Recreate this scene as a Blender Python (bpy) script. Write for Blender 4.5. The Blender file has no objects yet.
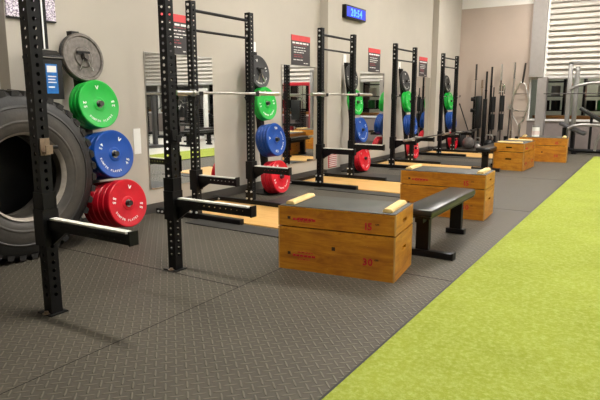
import bpy, bmesh, math, random
from mathutils import Vector, Matrix
random.seed(7)
S = bpy.context.scene
COL = S.collection
PI = math.pi

# ------------------------------------------------------------------ camera, world, exposure
cam_d = bpy.data.cameras.new('camera')
cam_d.sensor_width = 36.0
cam_d.lens = 562.0 / 600.0 * 36.0
cam_d.clip_start = 0.05
cam = bpy.data.objects.new('camera', cam_d)
COL.objects.link(cam)
cam.location = (0, 0, 1.31)
cam.rotation_euler = (math.radians(90 - 10.27), 0, math.radians(32.18))
S.camera = cam
w = bpy.data.worlds.new('world')
S.world = w
w.use_nodes = True
w.node_tree.nodes['Background'].inputs[0].default_value = (0.9, 0.95, 1.0, 1)
w.node_tree.nodes['Background'].inputs[1].default_value = 0.3
S.view_settings.view_transform = 'Standard'
S.view_settings.look = 'None'
S.view_settings.gamma = 1.0
S.view_settings.use_curve_mapping = False
S.view_settings.exposure = 0.1
LIGHT_WATT = 124.0            # emission strength of the ceiling panels
LIGHT_SPOTS = [(-2.3, 2.6), (-2.3, 6.6), (-2.3, 10.6), (-2.3, 14.2), (1.4, 2.6), (1.4, 6.6), (1.4, 10.6), (1.4, 14.2),
               (5.2, 9.4), (5.2, 14.2)]
try:
    S.cycles.max_bounces = 8
    S.cycles.sample_clamp_indirect = 6.0
    S.cycles.use_denoising = True
except Exception:
    pass

# ------------------------------------------------------------------ materials
def lin(c):
    return tuple((x / 12.92 if x <= 0.04045 else ((x + 0.055) / 1.055) ** 2.4) for x in c)

def hexc(h):
    h = h.lstrip('#')
    return lin(tuple(int(h[i:i + 2], 16) / 255 for i in (0, 2, 4)))

class NT:
    def __init__(s, name):
        s.m = bpy.data.materials.new(name)
        s.m.use_nodes = True
        s.t = s.m.node_tree
        s.b = s.t.nodes['Principled BSDF']
    def n(s, ty, **kw):
        nd = s.t.nodes.new(ty)
        for k, v in kw.items():
            setattr(nd, k, v)
        return nd
    def l(s, a, b):
        s.t.links.new(a, b)
    def math(s, op, a, b=None, c=None):
        nd = s.n('ShaderNodeMath', operation=op)
        for i, v in enumerate((a, b, c)):
            if v is None:
                continue
            if isinstance(v, (int, float)):
                nd.inputs[i].default_value = v
            else:
                s.l(v, nd.inputs[i])
        return nd.outputs[0]
    def mix(s, fac, a, b):
        nd = s.n('ShaderNodeMix', data_type='RGBA')
        for i, v in ((0, fac), (6, a), (7, b)):
            if isinstance(v, (int, float)):
                nd.inputs[i].default_value = v
            elif isinstance(v, tuple):
                nd.inputs[i].default_value = (*v[:3], 1)
            else:
                s.l(v, nd.inputs[i])
        return nd.outputs[2]
    def coord(s, scale=(1, 1, 1), rot=(0, 0, 0), kind='Object'):
        tc = s.n('ShaderNodeTexCoord')
        mp = s.n('ShaderNodeMapping')
        mp.inputs['Scale'].default_value = scale
        mp.inputs['Rotation'].default_value = rot
        s.l(tc.outputs[kind], mp.inputs[0])
        return mp.outputs[0]
    def noise(s, vec, scale, detail=4, rough=.55, dist=0):
        nd = s.n('ShaderNodeTexNoise')
        nd.inputs['Scale'].default_value = scale
        nd.inputs['Detail'].default_value = detail
        nd.inputs['Roughness'].default_value = rough
        nd.inputs['Distortion'].default_value = dist
        s.l(vec, nd.inputs['Vector'])
        return nd.outputs[0]
    def ramp(s, fac, stops):
        nd = s.n('ShaderNodeValToRGB')
        cr = nd.color_ramp
        while len(cr.elements) < len(stops):
            cr.elements.new(.5)
        for e, (p, c) in zip(cr.elements, stops):
            e.position = p
            e.color = (*c, 1) if isinstance(c, tuple) else (c, c, c, 1)
        s.l(fac, nd.inputs[0])
        return nd.outputs[0]
    def bump(s, h, strength=.3, dist=.002):
        nd = s.n('ShaderNodeBump')
        nd.inputs['Strength'].default_value = strength
        nd.inputs['Distance'].default_value = dist
        s.l(h, nd.inputs['Height'])
        s.l(nd.outputs[0], s.b.inputs['Normal'])
    def set(s, **kw):
        for k, v in kw.items():
            k = k.replace('_', ' ')
            i = s.b.inputs[k]
            if isinstance(v, (int, float)):
                i.default_value = v
            elif isinstance(v, tuple):
                i.default_value = (*v, 1)
            else:
                s.l(v, i)

def simple(name, col, rough=.5, metal=0.0, var=.12, scale=9.0, bump=0.0, bscale=150.0, **kw):
    m = NT(name)
    c = hexc(col)
    v = m.coord()
    f = m.noise(v, scale)
    a = tuple(x * (1 - var) for x in c)
    b = tuple(min(1, x * (1 + var)) for x in c)
    m.set(Base_Color=m.ramp(f, [(.3, a), (.7, b)]), Roughness=rough, Metallic=metal, **kw)
    if bump:
        m.bump(m.noise(v, bscale, 2), bump, .002)
    return m.m

def emit(name, col, strength):
    m = NT(name)
    m.set(Base_Color=hexc(col), Emission_Color=hexc(col), Emission_Strength=strength, Roughness=.4)
    return m.m

def mat_floor():
    m = NT('rubber_tread_mat')
    v = m.coord(kind='Object')
    sp = m.n('ShaderNodeSeparateXYZ')
    m.l(v, sp.inputs[0])
    x, y = sp.outputs[0], sp.outputs[1]
    P = 0.049
    u = m.math('MULTIPLY', m.math('ADD', x, y), .7071 / P)
    q = m.math('MULTIPLY', m.math('SUBTRACT', x, y), .7071 / P)
    fu, fq = m.math('FRACT', u), m.math('FRACT', q)
    iu, iq = m.math('FLOOR', u), m.math('FLOOR', q)
    par = m.math('ABSOLUTE', m.math('MODULO', m.math('ADD', iu, iq), 2.0))
    cu, cq = m.math('SUBTRACT', fu, .5), m.math('SUBTRACT', fq, .5)
    def blob(a, b):
        d = m.math('SQRT', m.math('ADD', m.math('POWER', m.math('ABSOLUTE', m.math('DIVIDE', a, .74)), 4.0),
                                  m.math('POWER', m.math('ABSOLUTE', m.math('DIVIDE', b, .12)), 2.0)))
        nd = m.n('ShaderNodeMapRange', interpolation_type='SMOOTHSTEP')
        m.l(d, nd.inputs[0])
        nd.inputs[1].default_value = 1.05
        nd.inputs[2].default_value = .5
        return nd.outputs[0]
    def far(c):
        return m.math('SUBTRACT', 1.0, m.math('ABSOLUTE', c))
    A = m.math('MAXIMUM', blob(cu, cq), blob(far(cq), cu))
    B = m.math('MAXIMUM', blob(cq, cu), blob(far(cu), cq))
    h = m.math('ADD', m.math('MULTIPLY', A, m.math('SUBTRACT', 1.0, par)), m.math('MULTIPLY', B, par))
    n1 = m.noise(v, 1.7, 7, .68)
    n2 = m.noise(v, 40, 3)
    base = m.ramp(n1, [(.3, hexc('#3c382f')), (.7, hexc('#575145'))])
    base = m.mix(m.math('MULTIPLY', n2, .35), base, hexc('#3f3b36'))
    # the raised bars are painted paler, for scuffs and the highlights they catch
    base = m.mix(m.math('MULTIPLY', h, .38), base, hexc('#857e6f'))
    m.set(Base_Color=base, Roughness=m.ramp(n1, [(.3, .5), (.7, .62)]), Specular_IOR_Level=.35)
    hh = m.math('ADD', h, m.math('MULTIPLY', n2, .12))
    m.bump(hh, 1.0, .006)
    return m.m

def mat_smooth_rubber():
    m = NT('smooth_rubber_mat')
    v = m.coord()
    n1, n2 = m.noise(v, 2.0, 5), m.noise(v, 240, 2)
    m.set(Base_Color=m.ramp(n1, [(.3, hexc('#343230')), (.7, hexc('#413f3c'))]), Roughness=.6, Specular_IOR_Level=.3)
    m.bump(n2, .25, .001)
    return m.m

def mat_turf():
    m = NT('artificial_turf')
    v = m.coord()
    n1 = m.noise(v, 1.6, 6, .6)
    n2 = m.noise(m.coord((1, .35, 1)), 260, 3, .7)
    n3 = m.noise(v, 45, 4, .65)
    base = m.ramp(n1, [(.3, hexc('#88942f')), (.7, hexc('#9aa63f'))])
    base = m.mix(m.math('MULTIPLY', n2, .7), base, hexc('#767d32'))
    base = m.mix(m.ramp(n3, [(.42, 0.0), (.75, .55)]), base, hexc('#b3ba74'))
    # a few dark rubber crumbs
    vo = m.n('ShaderNodeTexVoronoi')
    vo.inputs['Scale'].default_value = 9.0
    m.l(v, vo.inputs['Vector'])
    cr = m.math('LESS_THAN', vo.outputs['Distance'], .045)
    gate = m.math('GREATER_THAN', m.noise(v, .9, 2), .56)
    base = m.mix(m.math('MULTIPLY', cr, gate), base, hexc('#5f6420'))
    m.set(Base_Color=base, Roughness=.95, Specular_IOR_Level=.1)
    m.bump(n2, .6, .006)
    return m.m

def mat_wood(name, lo, hi, dark, rough=.42, scratch=True, axis='x', gs=1.0):
    m = NT(name)
    sc = {'x': (1.2, 9, 9), 'y': (9, 1.2, 9), 'z': (9, 9, 1.2)}[axis]
    v = m.coord(tuple(s * gs for s in sc))
    n1 = m.noise(v, 2.2, 6, .6, 1.3)
    n2 = m.noise(m.coord(tuple(s * 3 for s in sc)), 5, 3, .6)
    n3 = m.noise(m.coord((2.2, 2.2, 3.0)), 2.0, 5, .65)
    base = m.ramp(n1, [(.25, hexc(dark)), (.48, hexc(lo)), (.75, hexc(hi))])
    base = m.mix(m.math('MULTIPLY', n2, .28), base, hexc(dark))
    if scratch:
        base = m.mix(m.ramp(n3, [(.48, 0.0), (.70, .5)]), base, hexc('#8a4a10'))
        s1 = m.noise(m.coord((14, 14, 14)), 2.4, 6, .75, .4)
        base = m.mix(m.ramp(s1, [(.68, 0.0), (.72, .8)]), base, hexc('#e3b878'))
        s2 = m.noise(m.coord((5, 5, 5)), 2.0, 7, .8)
        base = m.mix(m.ramp(s2, [(.66, 0.0), (.74, .55)]), base, hexc('#5a3413'))
    m.set(Base_Color=base, Roughness=rough)
    m.bump(n2, .12, .001)
    return m.m

def mat_speckle():
    m = NT('speckled_lilac_print')
    v = m.coord()
    vo = m.n('ShaderNodeTexVoronoi')
    vo.inputs['Scale'].default_value = 120.0
    m.l(v, vo.inputs['Vector'])
    c = m.ramp(vo.outputs['Color'], [(.2, hexc('#f4eef2')), (.45, hexc('#d9cfe0')), (.62, hexc('#b3a3bf')), (.8, hexc('#5a5360'))])
    m.set(Base_Color=c, Roughness=.5)
    return m.m

def mat_mirror():
    m = NT('mirror_glass')
    m.set(Base_Color=(.86, .88, .87), Metallic=1.0, Roughness=.015)
    return m.m

def mat_glass():
    m = NT('window_glass')
    m.set(Base_Color=(.97, .99, .98), Roughness=.02, Transmission_Weight=1.0, IOR=1.02)
    return m.m

M = dict(
    floor=mat_floor(), smooth=mat_smooth_rubber(), turf=mat_turf(),
    wall=simple('warm_grey_wall_paint', '#b9b2a6', .75, 0, .035, 1.6, .08, 90),
    wall_far=simple('beige_wall_paint', '#b8a89b', .75, 0, .035, 1.6, .08, 90),
    white_wall=simple('white_wall_paint', '#efece6', .8, 0, .02, 1.5),
    ceil_grey=simple('grey_ceiling_deck', '#b4b2ae', .9, 0, .03, 1.5),
    grey_wall=simple('mid_grey_wall_paint', '#a8a49d', .8, 0, .03, 1.5),
    ceiling=simple('white_ceiling_paint', '#f2f0ec', .9, 0, .02, 1.5),
    base=simple('dark_vinyl_skirting', '#4a4641', .5),
    low_wall=simple('taupe_low_wall', '#857a76', .6, 0, .05),
    column=simple('grey_painted_column', '#938d89', .55, 0, .05),
    pale_floor=simple('pale_grey_vinyl_floor', '#c9c6bd', .35, 0, .06, 3),
    black=simple('black_powder_coat', '#070708', .48, 0, .15, 14, .05, 300, Specular_IOR_Level=.3),
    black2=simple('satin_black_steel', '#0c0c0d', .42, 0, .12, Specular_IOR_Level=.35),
    vinyl=simple('black_vinyl', '#1d1e1e', .28, 0, .10, 6, .10, 220),
    greyvinyl=simple('grey_vinyl', '#424143', .38, 0, .08, 6),
    steel=simple('brushed_steel', '#c9c7c2', .28, 1.0, .08, 20),
    chrome=simple('chrome_steel', '#dcdcda', .14, 1.0, .04, 20),
    darksteel=simple('dark_bar_steel', '#4a4744', .35, .8, .1, 20),
    bolt=simple('zinc_bolt', '#e4e4e2', .25, .35, .05),
    uhmw=simple('white_plastic_strip', '#e9e6dc', .35, 0, .06, 12),
    jbrass=simple('worn_steel_cup', '#94806c', .35, .5, .25, 40),
    silver=simple('silver_paint', '#949290', .32, .45, .05),
    whitef=simple('white_frame_paint', '#e6e4e0', .35, 0, .04),
    green=simple('green_bumper_rubber', '#08b038', .34, 0, .10, 10),
    blue=simple('blue_bumper_rubber', '#07479f', .34, 0, .10, 10),
    red=simple('red_bumper_rubber', '#d01428', .34, 0, .10, 10),
    blackp=simple('black_bumper_rubber', '#2b2b2c', .40, 0, .15, 14),
    ironp=simple('worn_iron_plate', '#66605a', .40, .45, .35, 26, .2, 120),
    letter=simple('white_ink', '#f2f2ee', .5, 0, .04),
    redink=simple('red_ink', '#b8202a', .5, 0, .3, 60),
    darkink=simple('dark_ink', '#3c2413', .6, 0, .2, 60),
    tyre=None, bead=simple('worn_bead_rubber', '#a39a8f', .5, 0, .25, 14),
    box=mat_wood('orange_plywood', '#c07c18', '#d9982a', '#8c4c0e'),
    boxy=mat_wood('orange_plywood_side', '#ca861c', '#e2a534', '#9a5a12', axis='y'),
    rawedge=mat_wood('raw_ply_edge', '#c89a50', '#dcb878', '#93591c', scratch=False, axis='z'),
    pale=mat_wood('pale_pine', '#e0c07e', '#eed79c', '#c79f58', .5, False, 'y'),
    platf=mat_wood('varnished_platform_ply', '#ddb06a', '#e8c27f', '#c39049', .35, False, 'x', .6),
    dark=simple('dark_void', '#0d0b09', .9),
    topmat=simple('grey_top_mat', '#3d3d37', .55, 0, .1, 12, .15, 200),
    poster=simple('charcoal_poster', '#3d3a3c', .45, 0, .06),
    posterred=simple('coral_red_print', '#d9474a', .45, 0, .05),
    posterpink=simple('dull_red_print', '#a04a50', .45, 0, .05),
    white=simple('white_plastic', '#f0efeb', .4, 0, .02),
    speckle=mat_speckle(), mirror=mat_mirror(), glass=mat_glass(),
    lcd=emit('blue_display', '#0a28d8', .8), digit=emit('pale_blue_digits', '#4f96ff', 1.1),
    bluelabel=simple('blue_label', '#1d6fbe', .35, 0, .2, 30),
    shutter=simple('white_shutter_steel', '#beb8af', .55, 0, .03),
    lamp=emit('lamp_diffuser', '#fffaf2', LIGHT_WATT),
    roomlamp=emit('cool_room_lamp', '#fff4e6', 32.0),
    warm=emit('warm_lamp', '#ffb690', 2.2),
    redf=simple('red_frame_paint', '#b3202c', .35, 0, .06),
    greenf=simple('green_rubber', '#2c8a3c', .5, 0, .1),
    fabric=simple('grey_woven_shell', '#5a5551', .8, 0, .25, 60, .3, 90),
    counter=mat_wood('brown_counter_wood', '#b27636', '#c98d48', '#8c5725', .4, False),
    lightwall=simple('pale_green_wall', '#c9cdbb', .8, 0, .03),
    vent=simple('pinkish_white_grille', '#e3cfca', .45, 0, .05),
)
def mat_tyre():
    m = NT('weathered_tyre_rubber')
    v = m.coord()
    n1, n2 = m.noise(v, 3.0, 6, .65), m.noise(v, 28, 4, .6)
    c = m.ramp(n1, [(.3, hexc('#2e2b28')), (.72, hexc('#5f5951'))])
    c = m.mix(m.math('MULTIPLY', n2, .5), c, hexc('#2a2826'))
    sp = m.n('ShaderNodeSeparateXYZ'); m.l(v, sp.inputs[0])
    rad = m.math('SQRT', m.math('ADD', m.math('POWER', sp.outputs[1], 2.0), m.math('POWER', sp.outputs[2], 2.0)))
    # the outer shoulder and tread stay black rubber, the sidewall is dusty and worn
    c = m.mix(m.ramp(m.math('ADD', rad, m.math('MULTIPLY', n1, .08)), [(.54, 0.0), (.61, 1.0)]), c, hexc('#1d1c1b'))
    m.set(Base_Color=c, Roughness=.5)
    m.bump(n2, .3, .004)
    return m.m
M['tyre'] = mat_tyre()

# ------------------------------------------------------------------ mesh helpers
def R3(rx=0, ry=0, rz=0):
    return Matrix.Rotation(rz, 4, 'Z') @ Matrix.Rotation(ry, 4, 'Y') @ Matrix.Rotation(rx, 4, 'X')

def add_box(bm, lo, hi, mtx=None, bevel=0.0):
    lo, hi = Vector(lo), Vector(hi)
    t = bmesh.new()
    bmesh.ops.create_cube(t, size=1)
    for v in t.verts:
        v.co = Vector([(lo[i] + hi[i]) / 2 + v.co[i] * (hi[i] - lo[i]) for i in range(3)])
    if bevel > 0:
        bmesh.ops.bevel(t, geom=list(t.edges), offset=bevel, segments=2, affect='EDGES', profile=.5)
    merge(bm, t, mtx)

def merge(bm, t, mtx=None):
    if mtx is not None:
        t.transform(mtx)
    me = bpy.data.meshes.new('tmp')
    t.to_mesh(me)
    t.free()
    bm.from_mesh(me)
    bpy.data.meshes.remove(me)

def add_cyl(bm, p0, p1, r, seg=16, r2=None, caps=True):
    p0, p1 = Vector(p0), Vector(p1)
    d = p1 - p0
    t = bmesh.new()
    bmesh.ops.create_cone(t, cap_ends=caps, segments=seg, radius1=r, radius2=r if r2 is None else r2, depth=d.length)
    q = Vector((0, 0, 1)).rotation_difference(d).to_matrix().to_4x4()
    merge(bm, t, Matrix.Translation((p0 + p1) / 2) @ q)

def add_tube(bm, pts, r, seg=10):
    pts = [Vector(p) for p in pts]
    rings = []
    up0 = None
    for i, p in enumerate(pts):
        if i == 0:
            d = pts[1] - p
        elif i == len(pts) - 1:
            d = p - pts[i - 1]
        else:
            d = (pts[i + 1] - p).normalized() + (p - pts[i - 1]).normalized()
        d.normalize()
        if up0 is None:
            up0 = Vector((0, 0, 1)) if abs(d.z) < .9 else Vector((1, 0, 0))
        a = d.cross(up0).normalized()
        b = a.cross(d).normalized()
        up0 = b
        rings.append([bm.verts.new(p + a * math.cos(2 * PI * k / seg) * r + b * math.sin(2 * PI * k / seg) * r) for k in range(seg)])
    for i in range(len(rings) - 1):
        for k in range(seg):
            bm.faces.new((rings[i][k], rings[i][(k + 1) % seg], rings[i + 1][(k + 1) % seg], rings[i + 1][k]))
    bm.faces.new(rings[0][::-1])
    bm.faces.new(rings[-1])

def add_lathe(bm, prof, seg=48, axis='x', org=(0, 0, 0), closed=False):
    """prof: list of (along, radius)"""
    rings = []
    for a, r in prof:
        ring = []
        for k in range(seg):
            t = 2 * PI * k / seg
            c, s = math.cos(t) * r, math.sin(t) * r
            p = {'x': (a, c, s), 'y': (s, a, c), 'z': (c, s, a)}[axis]
            ring.append(bm.verts.new(Vector(p) + Vector(org)))
        rings.append(ring)
    n = len(rings)
    for i in range(n if closed else n - 1):
        A, B = rings[i], rings[(i + 1) % n]
        for k in range(seg):
            bm.faces.new((A[k], A[(k + 1) % seg], B[(k + 1) % seg], B[k]))
    if not closed:
        bm.faces.new(rings[0])
        bm.faces.new(rings[-1])

def add_prism(bm, poly, axis, a, b):
    """poly in the two other axes (in xyz order), extruded from a to b along axis"""
    def P(u, v, t):
        return {'x': (t, u, v), 'y': (u, t, v), 'z': (u, v, t)}[axis]
    A = [bm.verts.new(P(u, v, a)) for u, v in poly]
    B = [bm.verts.new(P(u, v, b)) for u, v in poly]
    n = len(poly)
    for i in range(n):
        bm.faces.new((A[i], A[(i + 1) % n], B[(i + 1) % n], B[i]))
    bm.faces.new(A[::-1])
    bm.faces.new(B)

def add_holed_tube(bm, L, wa, wb, pitch, r, start=0.0, org=(0, 0, 0), axis='z', faces=(0, 1, 2, 3)):
    """square tube along axis with true round holes in the given sides"""
    n = int((L - start) // pitch)
    t = bmesh.new()
    def P(u, v, z):
        return Vector((u, v, z))
    sides = [((-1, 1), 'x+'), ((-1, 1), 'x-'), ((-1, 1), 'y+'), ((-1, 1), 'y-')]
    def side_pt(s, u, z):
        if s == 0: return P(wa / 2, u, z)
        if s == 1: return P(-wa / 2, u, z)
        if s == 2: return P(u, wb / 2, z)
        return P(u, -wb / 2, z)
    for s in range(4):
        hw = (wb if s < 2 else wa) / 2
        def quad(z0, z1):
            t.faces.new([t.verts.new(side_pt(s, u, z)) for u, z in ((-hw, z0), (hw, z0), (hw, z1), (-hw, z1))])
        if s not in faces:
            quad(0, L)
            continue
        if start > 0:
            quad(0, start)
        for k in range(n):
            z0 = start + k * pitch
            zc = z0 + pitch / 2
            inner = [(r * math.cos(2 * PI * j / 8), r * math.sin(2 * PI * j / 8)) for j in range(8)]
            hp = pitch / 2
            outer = [(hw, 0), (hw, hp), (0, hp), (-hw, hp), (-hw, 0), (-hw, -hp), (0, -hp), (hw, -hp)]
            vi = [t.verts.new(side_pt(s, u, zc + z)) for u, z in inner]
            vo = [t.verts.new(side_pt(s, u, zc + z)) for u, z in outer]
            for j in range(8):
                t.faces.new((vi[j], vi[(j + 1) % 8], vo[(j + 1) % 8], vo[j]))
        if start + n * pitch < L - 1e-6:
            quad(start + n * pitch, L)
    for z in (0, L):
        t.faces.new([t.verts.new(P(u, v, z)) for u, v in ((-wa / 2, -wb / 2), (wa / 2, -wb / 2), (wa / 2, wb / 2), (-wa / 2, wb / 2))])
    bmesh.ops.remove_doubles(t, verts=list(t.verts), dist=1e-5)
    m = Matrix.Translation(org)
    if axis == 'x':
        m = m @ Matrix.Rotation(PI / 2, 4, 'Y')
    elif axis == 'y':
        m = m @ Matrix.Rotation(-PI / 2, 4, 'X')
    merge(bm, t, m)

def finish(bm, smooth=True, angle=35):
    bmesh.ops.recalc_face_normals(bm, faces=list(bm.faces))

def obj(name, bm, m, parent=None, smooth=True):
    finish(bm)
    me = bpy.data.meshes.new(name)
    bm.to_mesh(me)
    bm.free()
    me.materials.append(M[m] if isinstance(m, str) else m)
    if smooth:
        me.shade_smooth()
        try:
            me.set_sharp_from_angle(angle=math.radians(35))
        except Exception:
            pass
    o = bpy.data.objects.new(name, me)
    COL.objects.link(o)
    if parent:
        o.parent = parent
    return o

def inst(name, src, parent=None, loc=(0, 0, 0), rot=(0, 0, 0)):
    o = bpy.data.objects.new(name, src.data)
    COL.objects.link(o)
    o.parent = parent
    o.location = loc
    o.rotation_euler = rot
    return o

def BM():
    return bmesh.new()

def boxbm(lo, hi, bevel=0.0):
    b = BM()
    add_box(b, lo, hi, None, bevel)
    return b

def tag(o, label, cat, group=None):
    o['label'] = label
    o['category'] = cat
    if group:
        o['group'] = group
    return o

def thing(name, label, cat, loc=(0, 0, 0), rz=0, group=None):
    o = bpy.data.objects.new(name, None)
    o.empty_display_size = .1
    COL.objects.link(o)
    o.location = loc
    o.rotation_euler = (0, 0, rz)
    return tag(o, label, cat, group)

def struct(name, bm, m, parent=None, smooth=False):
    o = obj(name, bm, m, parent, smooth)
    if parent is None:
        o['kind'] = 'structure'
    return o

def copy_tree(o, parent=None):
    c = o.copy()
    COL.objects.link(c)
    c.parent = parent
    for ch in list(o.children):
        copy_tree(ch, c)
    return c

def ordinal(i):
    return ['first', 'second', 'third', 'fourth', 'fifth', 'sixth', 'seventh', 'eighth', 'ninth', 'tenth', 'eleventh', 'twelfth'][i]

# lettering from the built-in font, turned into mesh
_glyph = {}
def glyph(ch):
    if ch not in _glyph:
        cu = bpy.data.curves.new('glyph', 'FONT')
        cu.body = ch
        cu.size = 1.0
        cu.extrude = 0.02
        cu.offset = 0.028
        cu.resolution_u = 2
        o = bpy.data.objects.new('glyph', cu)
        COL.objects.link(o)
        dg = bpy.context.evaluated_depsgraph_get()
        me = bpy.data.meshes.new_from_object(o.evaluated_get(dg))
        bpy.data.objects.remove(o)
        bpy.data.curves.remove(cu)
        xs = [v.co.x for v in me.vertices] or [0]
        _glyph[ch] = (me, min(xs), max(xs))
    return _glyph[ch]

def add_glyph(bm, ch, mtx):
    me, x0, x1 = glyph(ch)
    t = bmesh.new()
    t.from_mesh(me)
    bmesh.ops.translate(t, verts=list(t.verts), vec=(-(x0 + x1) / 2, -.35, 0))
    merge(bm, t, mtx)

def text_line(bm, s, size, mtx):
    ws = []
    for ch in s:
        if ch == ' ':
            ws.append(.35)
        else:
            _, a, b = glyph(ch)
            ws.append(b - a + .1)
    tot = sum(ws)
    x = -tot / 2
    for ch, wd in zip(s, ws):
        if ch != ' ':
            add_glyph(bm, ch, mtx @ Matrix.Scale(size, 4) @ Matrix.Translation((x + wd / 2, 0, 0)))
        x += wd

# matrix that puts glyph plane (xy) on a face looking to +X: text x -> +Y, text y -> +Z, normal -> +X
FACE_X = Matrix(((0, 0, 1, 0), (1, 0, 0, 0), (0, 1, 0, 0), (0, 0, 0, 1)))
# face looking to -Y: text x -> +X, text y -> +Z, normal -> -Y
FACE_NY = Matrix(((1, 0, 0, 0), (0, 0, -1, 0), (0, 1, 0, 0), (0, 0, 0, 1)))

# ------------------------------------------------------------------ the room
WX = -4.85      # left wall plane
FY = 16.1       # far wall plane
RX, BY, CZ = 8.5, -4.0, 4.7

struct('floor', boxbm((WX, BY, -.1), (RX, FY + 3.2, 0)), 'floor')
struct('ceiling', boxbm((WX - .2, BY - .2, CZ), (RX + .2, FY + 3.4, CZ + .15)), 'ceil_grey')
struct('wall_left', boxbm((WX - .2, BY - .2, -.1), (WX, FY + .2, CZ)), 'wall')
struct('wall_right', boxbm((RX, BY - .2, -.1), (RX + .2, FY + 3.4, CZ)), 'grey_wall')
struct('wall_back', boxbm((WX, BY - .2, -.1), (RX, BY, CZ)), 'grey_wall')
# far wall: beige panel with a white band above it
struct('wall_far', boxbm((WX, FY, -.1), (-2.95, FY + .2, 3.72)), 'wall_far')
struct('trim_1', boxbm((WX, FY + .02, 3.72), (-2.95, FY + .22, CZ)), 'white_wall')
# shallow pilasters standing out from the left wall
for i, y in enumerate((2.83, 8.33, 13.79)):
    struct('trim_%d' % (i + 2), boxbm((WX, y, 0), (WX + .15, y + .48, CZ)), 'wall')
# skirting
bb = BM()
segs = [(BY, 2.83), (3.31, 8.33), (8.81, 13.79), (14.27, FY)]
for a, b in segs:
    add_box(bb, (WX, a, 0), (WX + .015, b, .11))
for y in (2.83, 8.33, 13.79):
    add_box(bb, (WX + .15, y - .015, 0), (WX + .165, y + .495, .11))
    add_box(bb, (WX, y - .015, 0), (WX + .15, y, .11))
struct('baseboard_left', bb, 'base')
struct('baseboard_far', boxbm((WX + .02, FY - .015, 0), (-2.95, FY, .11)), 'base')
# column between beige wall and shutter
struct('trim_5', boxbm((-2.94, FY - .22, 1.85), (-2.60, FY + .2, CZ)), 'column')
struct('trim_6', boxbm((-2.72, FY - .2, 0), (-2.50, FY + .1, 1.85)), 'column')
# low wall under the window strip
struct('wall_low', boxbm((-2.95, FY, 0), (RX, FY + .2, .74)), 'low_wall')
# the window strip with glass, mullions and sill
wf = BM()
add_box(wf, (-2.95, FY - .03, .72), (RX, FY + .22, .77))
add_box(wf, (-2.95, FY - .03, 1.80), (RX, FY + .22, 1.88))
for x in (-2.93, -.9, 1.1, 3.1, 5.1, 7.1):
    add_box(wf, (x - .025, FY + .04, .77), (x + .025, FY + .14, 1.80))
win = struct('window_1', wf, 'whitef')
obj('pane', boxbm((-2.94, FY + .08, .76), (RX - .01, FY + .09, 1.81)), 'glass', win, False)
# roller shutter above: one curtain of sloped slats
sh = BM()
z = 1.90
while z < CZ - .02:
    z2 = min(z + .138, CZ)
    y0 = FY - .02
    pts = [(y0 + .02, z + .030), (y0 - .075, z - .004), (y0 - .085, z + .012), (y0 - .012, z2 - .012), (y0 + .02, z2 + .028), (y0 + .03, z2 + .028), (y0 + .03, z + .030)]
    add_prism(sh, pts, 'x', -2.56, RX)
    z += .138
door = struct('door_1', sh, 'shutter')
obj('guide_rail', boxbm((-2.60, FY - .09, 1.83), (-2.55, FY + .05, CZ)), 'whitef', door, False)
obj('bottom_bar', boxbm((-2.56, FY - .075, 1.83), (RX, FY + .02, 1.90)), 'whitef', door, False)
# the room behind the window strip
struct('wall_beyond', boxbm((WX, FY + 3.2, -.1), (RX, FY + 3.4, CZ)), 'lightwall')
struct('trim_7', boxbm((-2.95, FY + 1.2, 2.6), (RX, FY + 3.2, 2.65)), 'ceiling')

# floor coverings
struct('trim_8', boxbm((-1.138, BY, 0), (-1.125, 14.3, .012)), 'black2')
tag(obj('turf_strip', boxbm((-1.125, BY, 0), (.25, 14.3, .012)), 'turf', None, False),
    'bright yellow-green artificial turf strip along the right of the floor', 'turf')
struct('trim_9', boxbm((.25, BY, 0), (RX, FY, .006)), 'pale_floor')
# seams between the rubber mats
sm = BM()
add_box(sm, (-2.3835, BY, 0), (-2.3785, 14.3, .0012))
for y in (-.6, 2.975, 14.25):
    add_box(sm, (WX + .02, y - .004, 0), (-2.385, y + .004, .0012))
for y in (.9, 3.9, 6.9, 9.9, 12.9):
    add_box(sm, (-2.377, y - .003, 0), (-1.15, y + .003, .0012))
struct('trim_10', sm, 'dark')

# ------------------------------------------------------------------ ceiling lights
lf = BM()
add_box(lf, (-.62, -.17, -.03), (.62, -.15, .05)); add_box(lf, (-.62, .15, -.03), (.62, .17, .05))
add_box(lf, (-.62, -.15, -.03), (-.60, .15, .05)); add_box(lf, (.60, -.15, -.03), (.62, .15, .05))
add_box(lf, (-.60, -.15, .03), (.60, .15, .05))
add_cyl(lf, (-.5, 0, .05), (-.5, 0, .16), .006, 6); add_cyl(lf, (.5, 0, .05), (.5, 0, .16), .006, 6)
L0 = thing('ceiling_light', 'x', 'ceiling light')
obj('frame', lf, 'whitef', L0)
obj('diffuser', boxbm((-.60, -.15, -.02), (.60, .15, -.005)), 'lamp', L0, False)
for i, (x, y) in enumerate(LIGHT_SPOTS):
    o = L0 if i == 0 else copy_tree(L0)
    o.location = (x, y, CZ - .16)
    tag(o, 'long white ceiling light panel hanging over the gym floor', 'ceiling light', 'ceiling light panels')

# ------------------------------------------------------------------ wall mirrors
for k, (a, b, lab) in enumerate([(4.47, 5.60, 'frameless wall mirror on the left wall nearest the big tyre'),
                                 (7.17, 8.25, 'frameless wall mirror second from the tyre under the second poster'),
                                 (9.83, 10.95, 'frameless wall mirror third along the left wall under the third poster'),
                                 (12.60, 13.72, 'frameless wall mirror fourth along left wall before the last pilaster')]):
    r = tag(obj('wall_mirror', boxbm((WX + .001, a, .28), (WX + .012, b, 1.815)), 'steel', None, False), lab, 'mirror')
    obj('mirror_face', boxbm((WX + .012, a + .006, .286), (WX + .015, b - .006, 1.809)), 'mirror', r, False)

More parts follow.
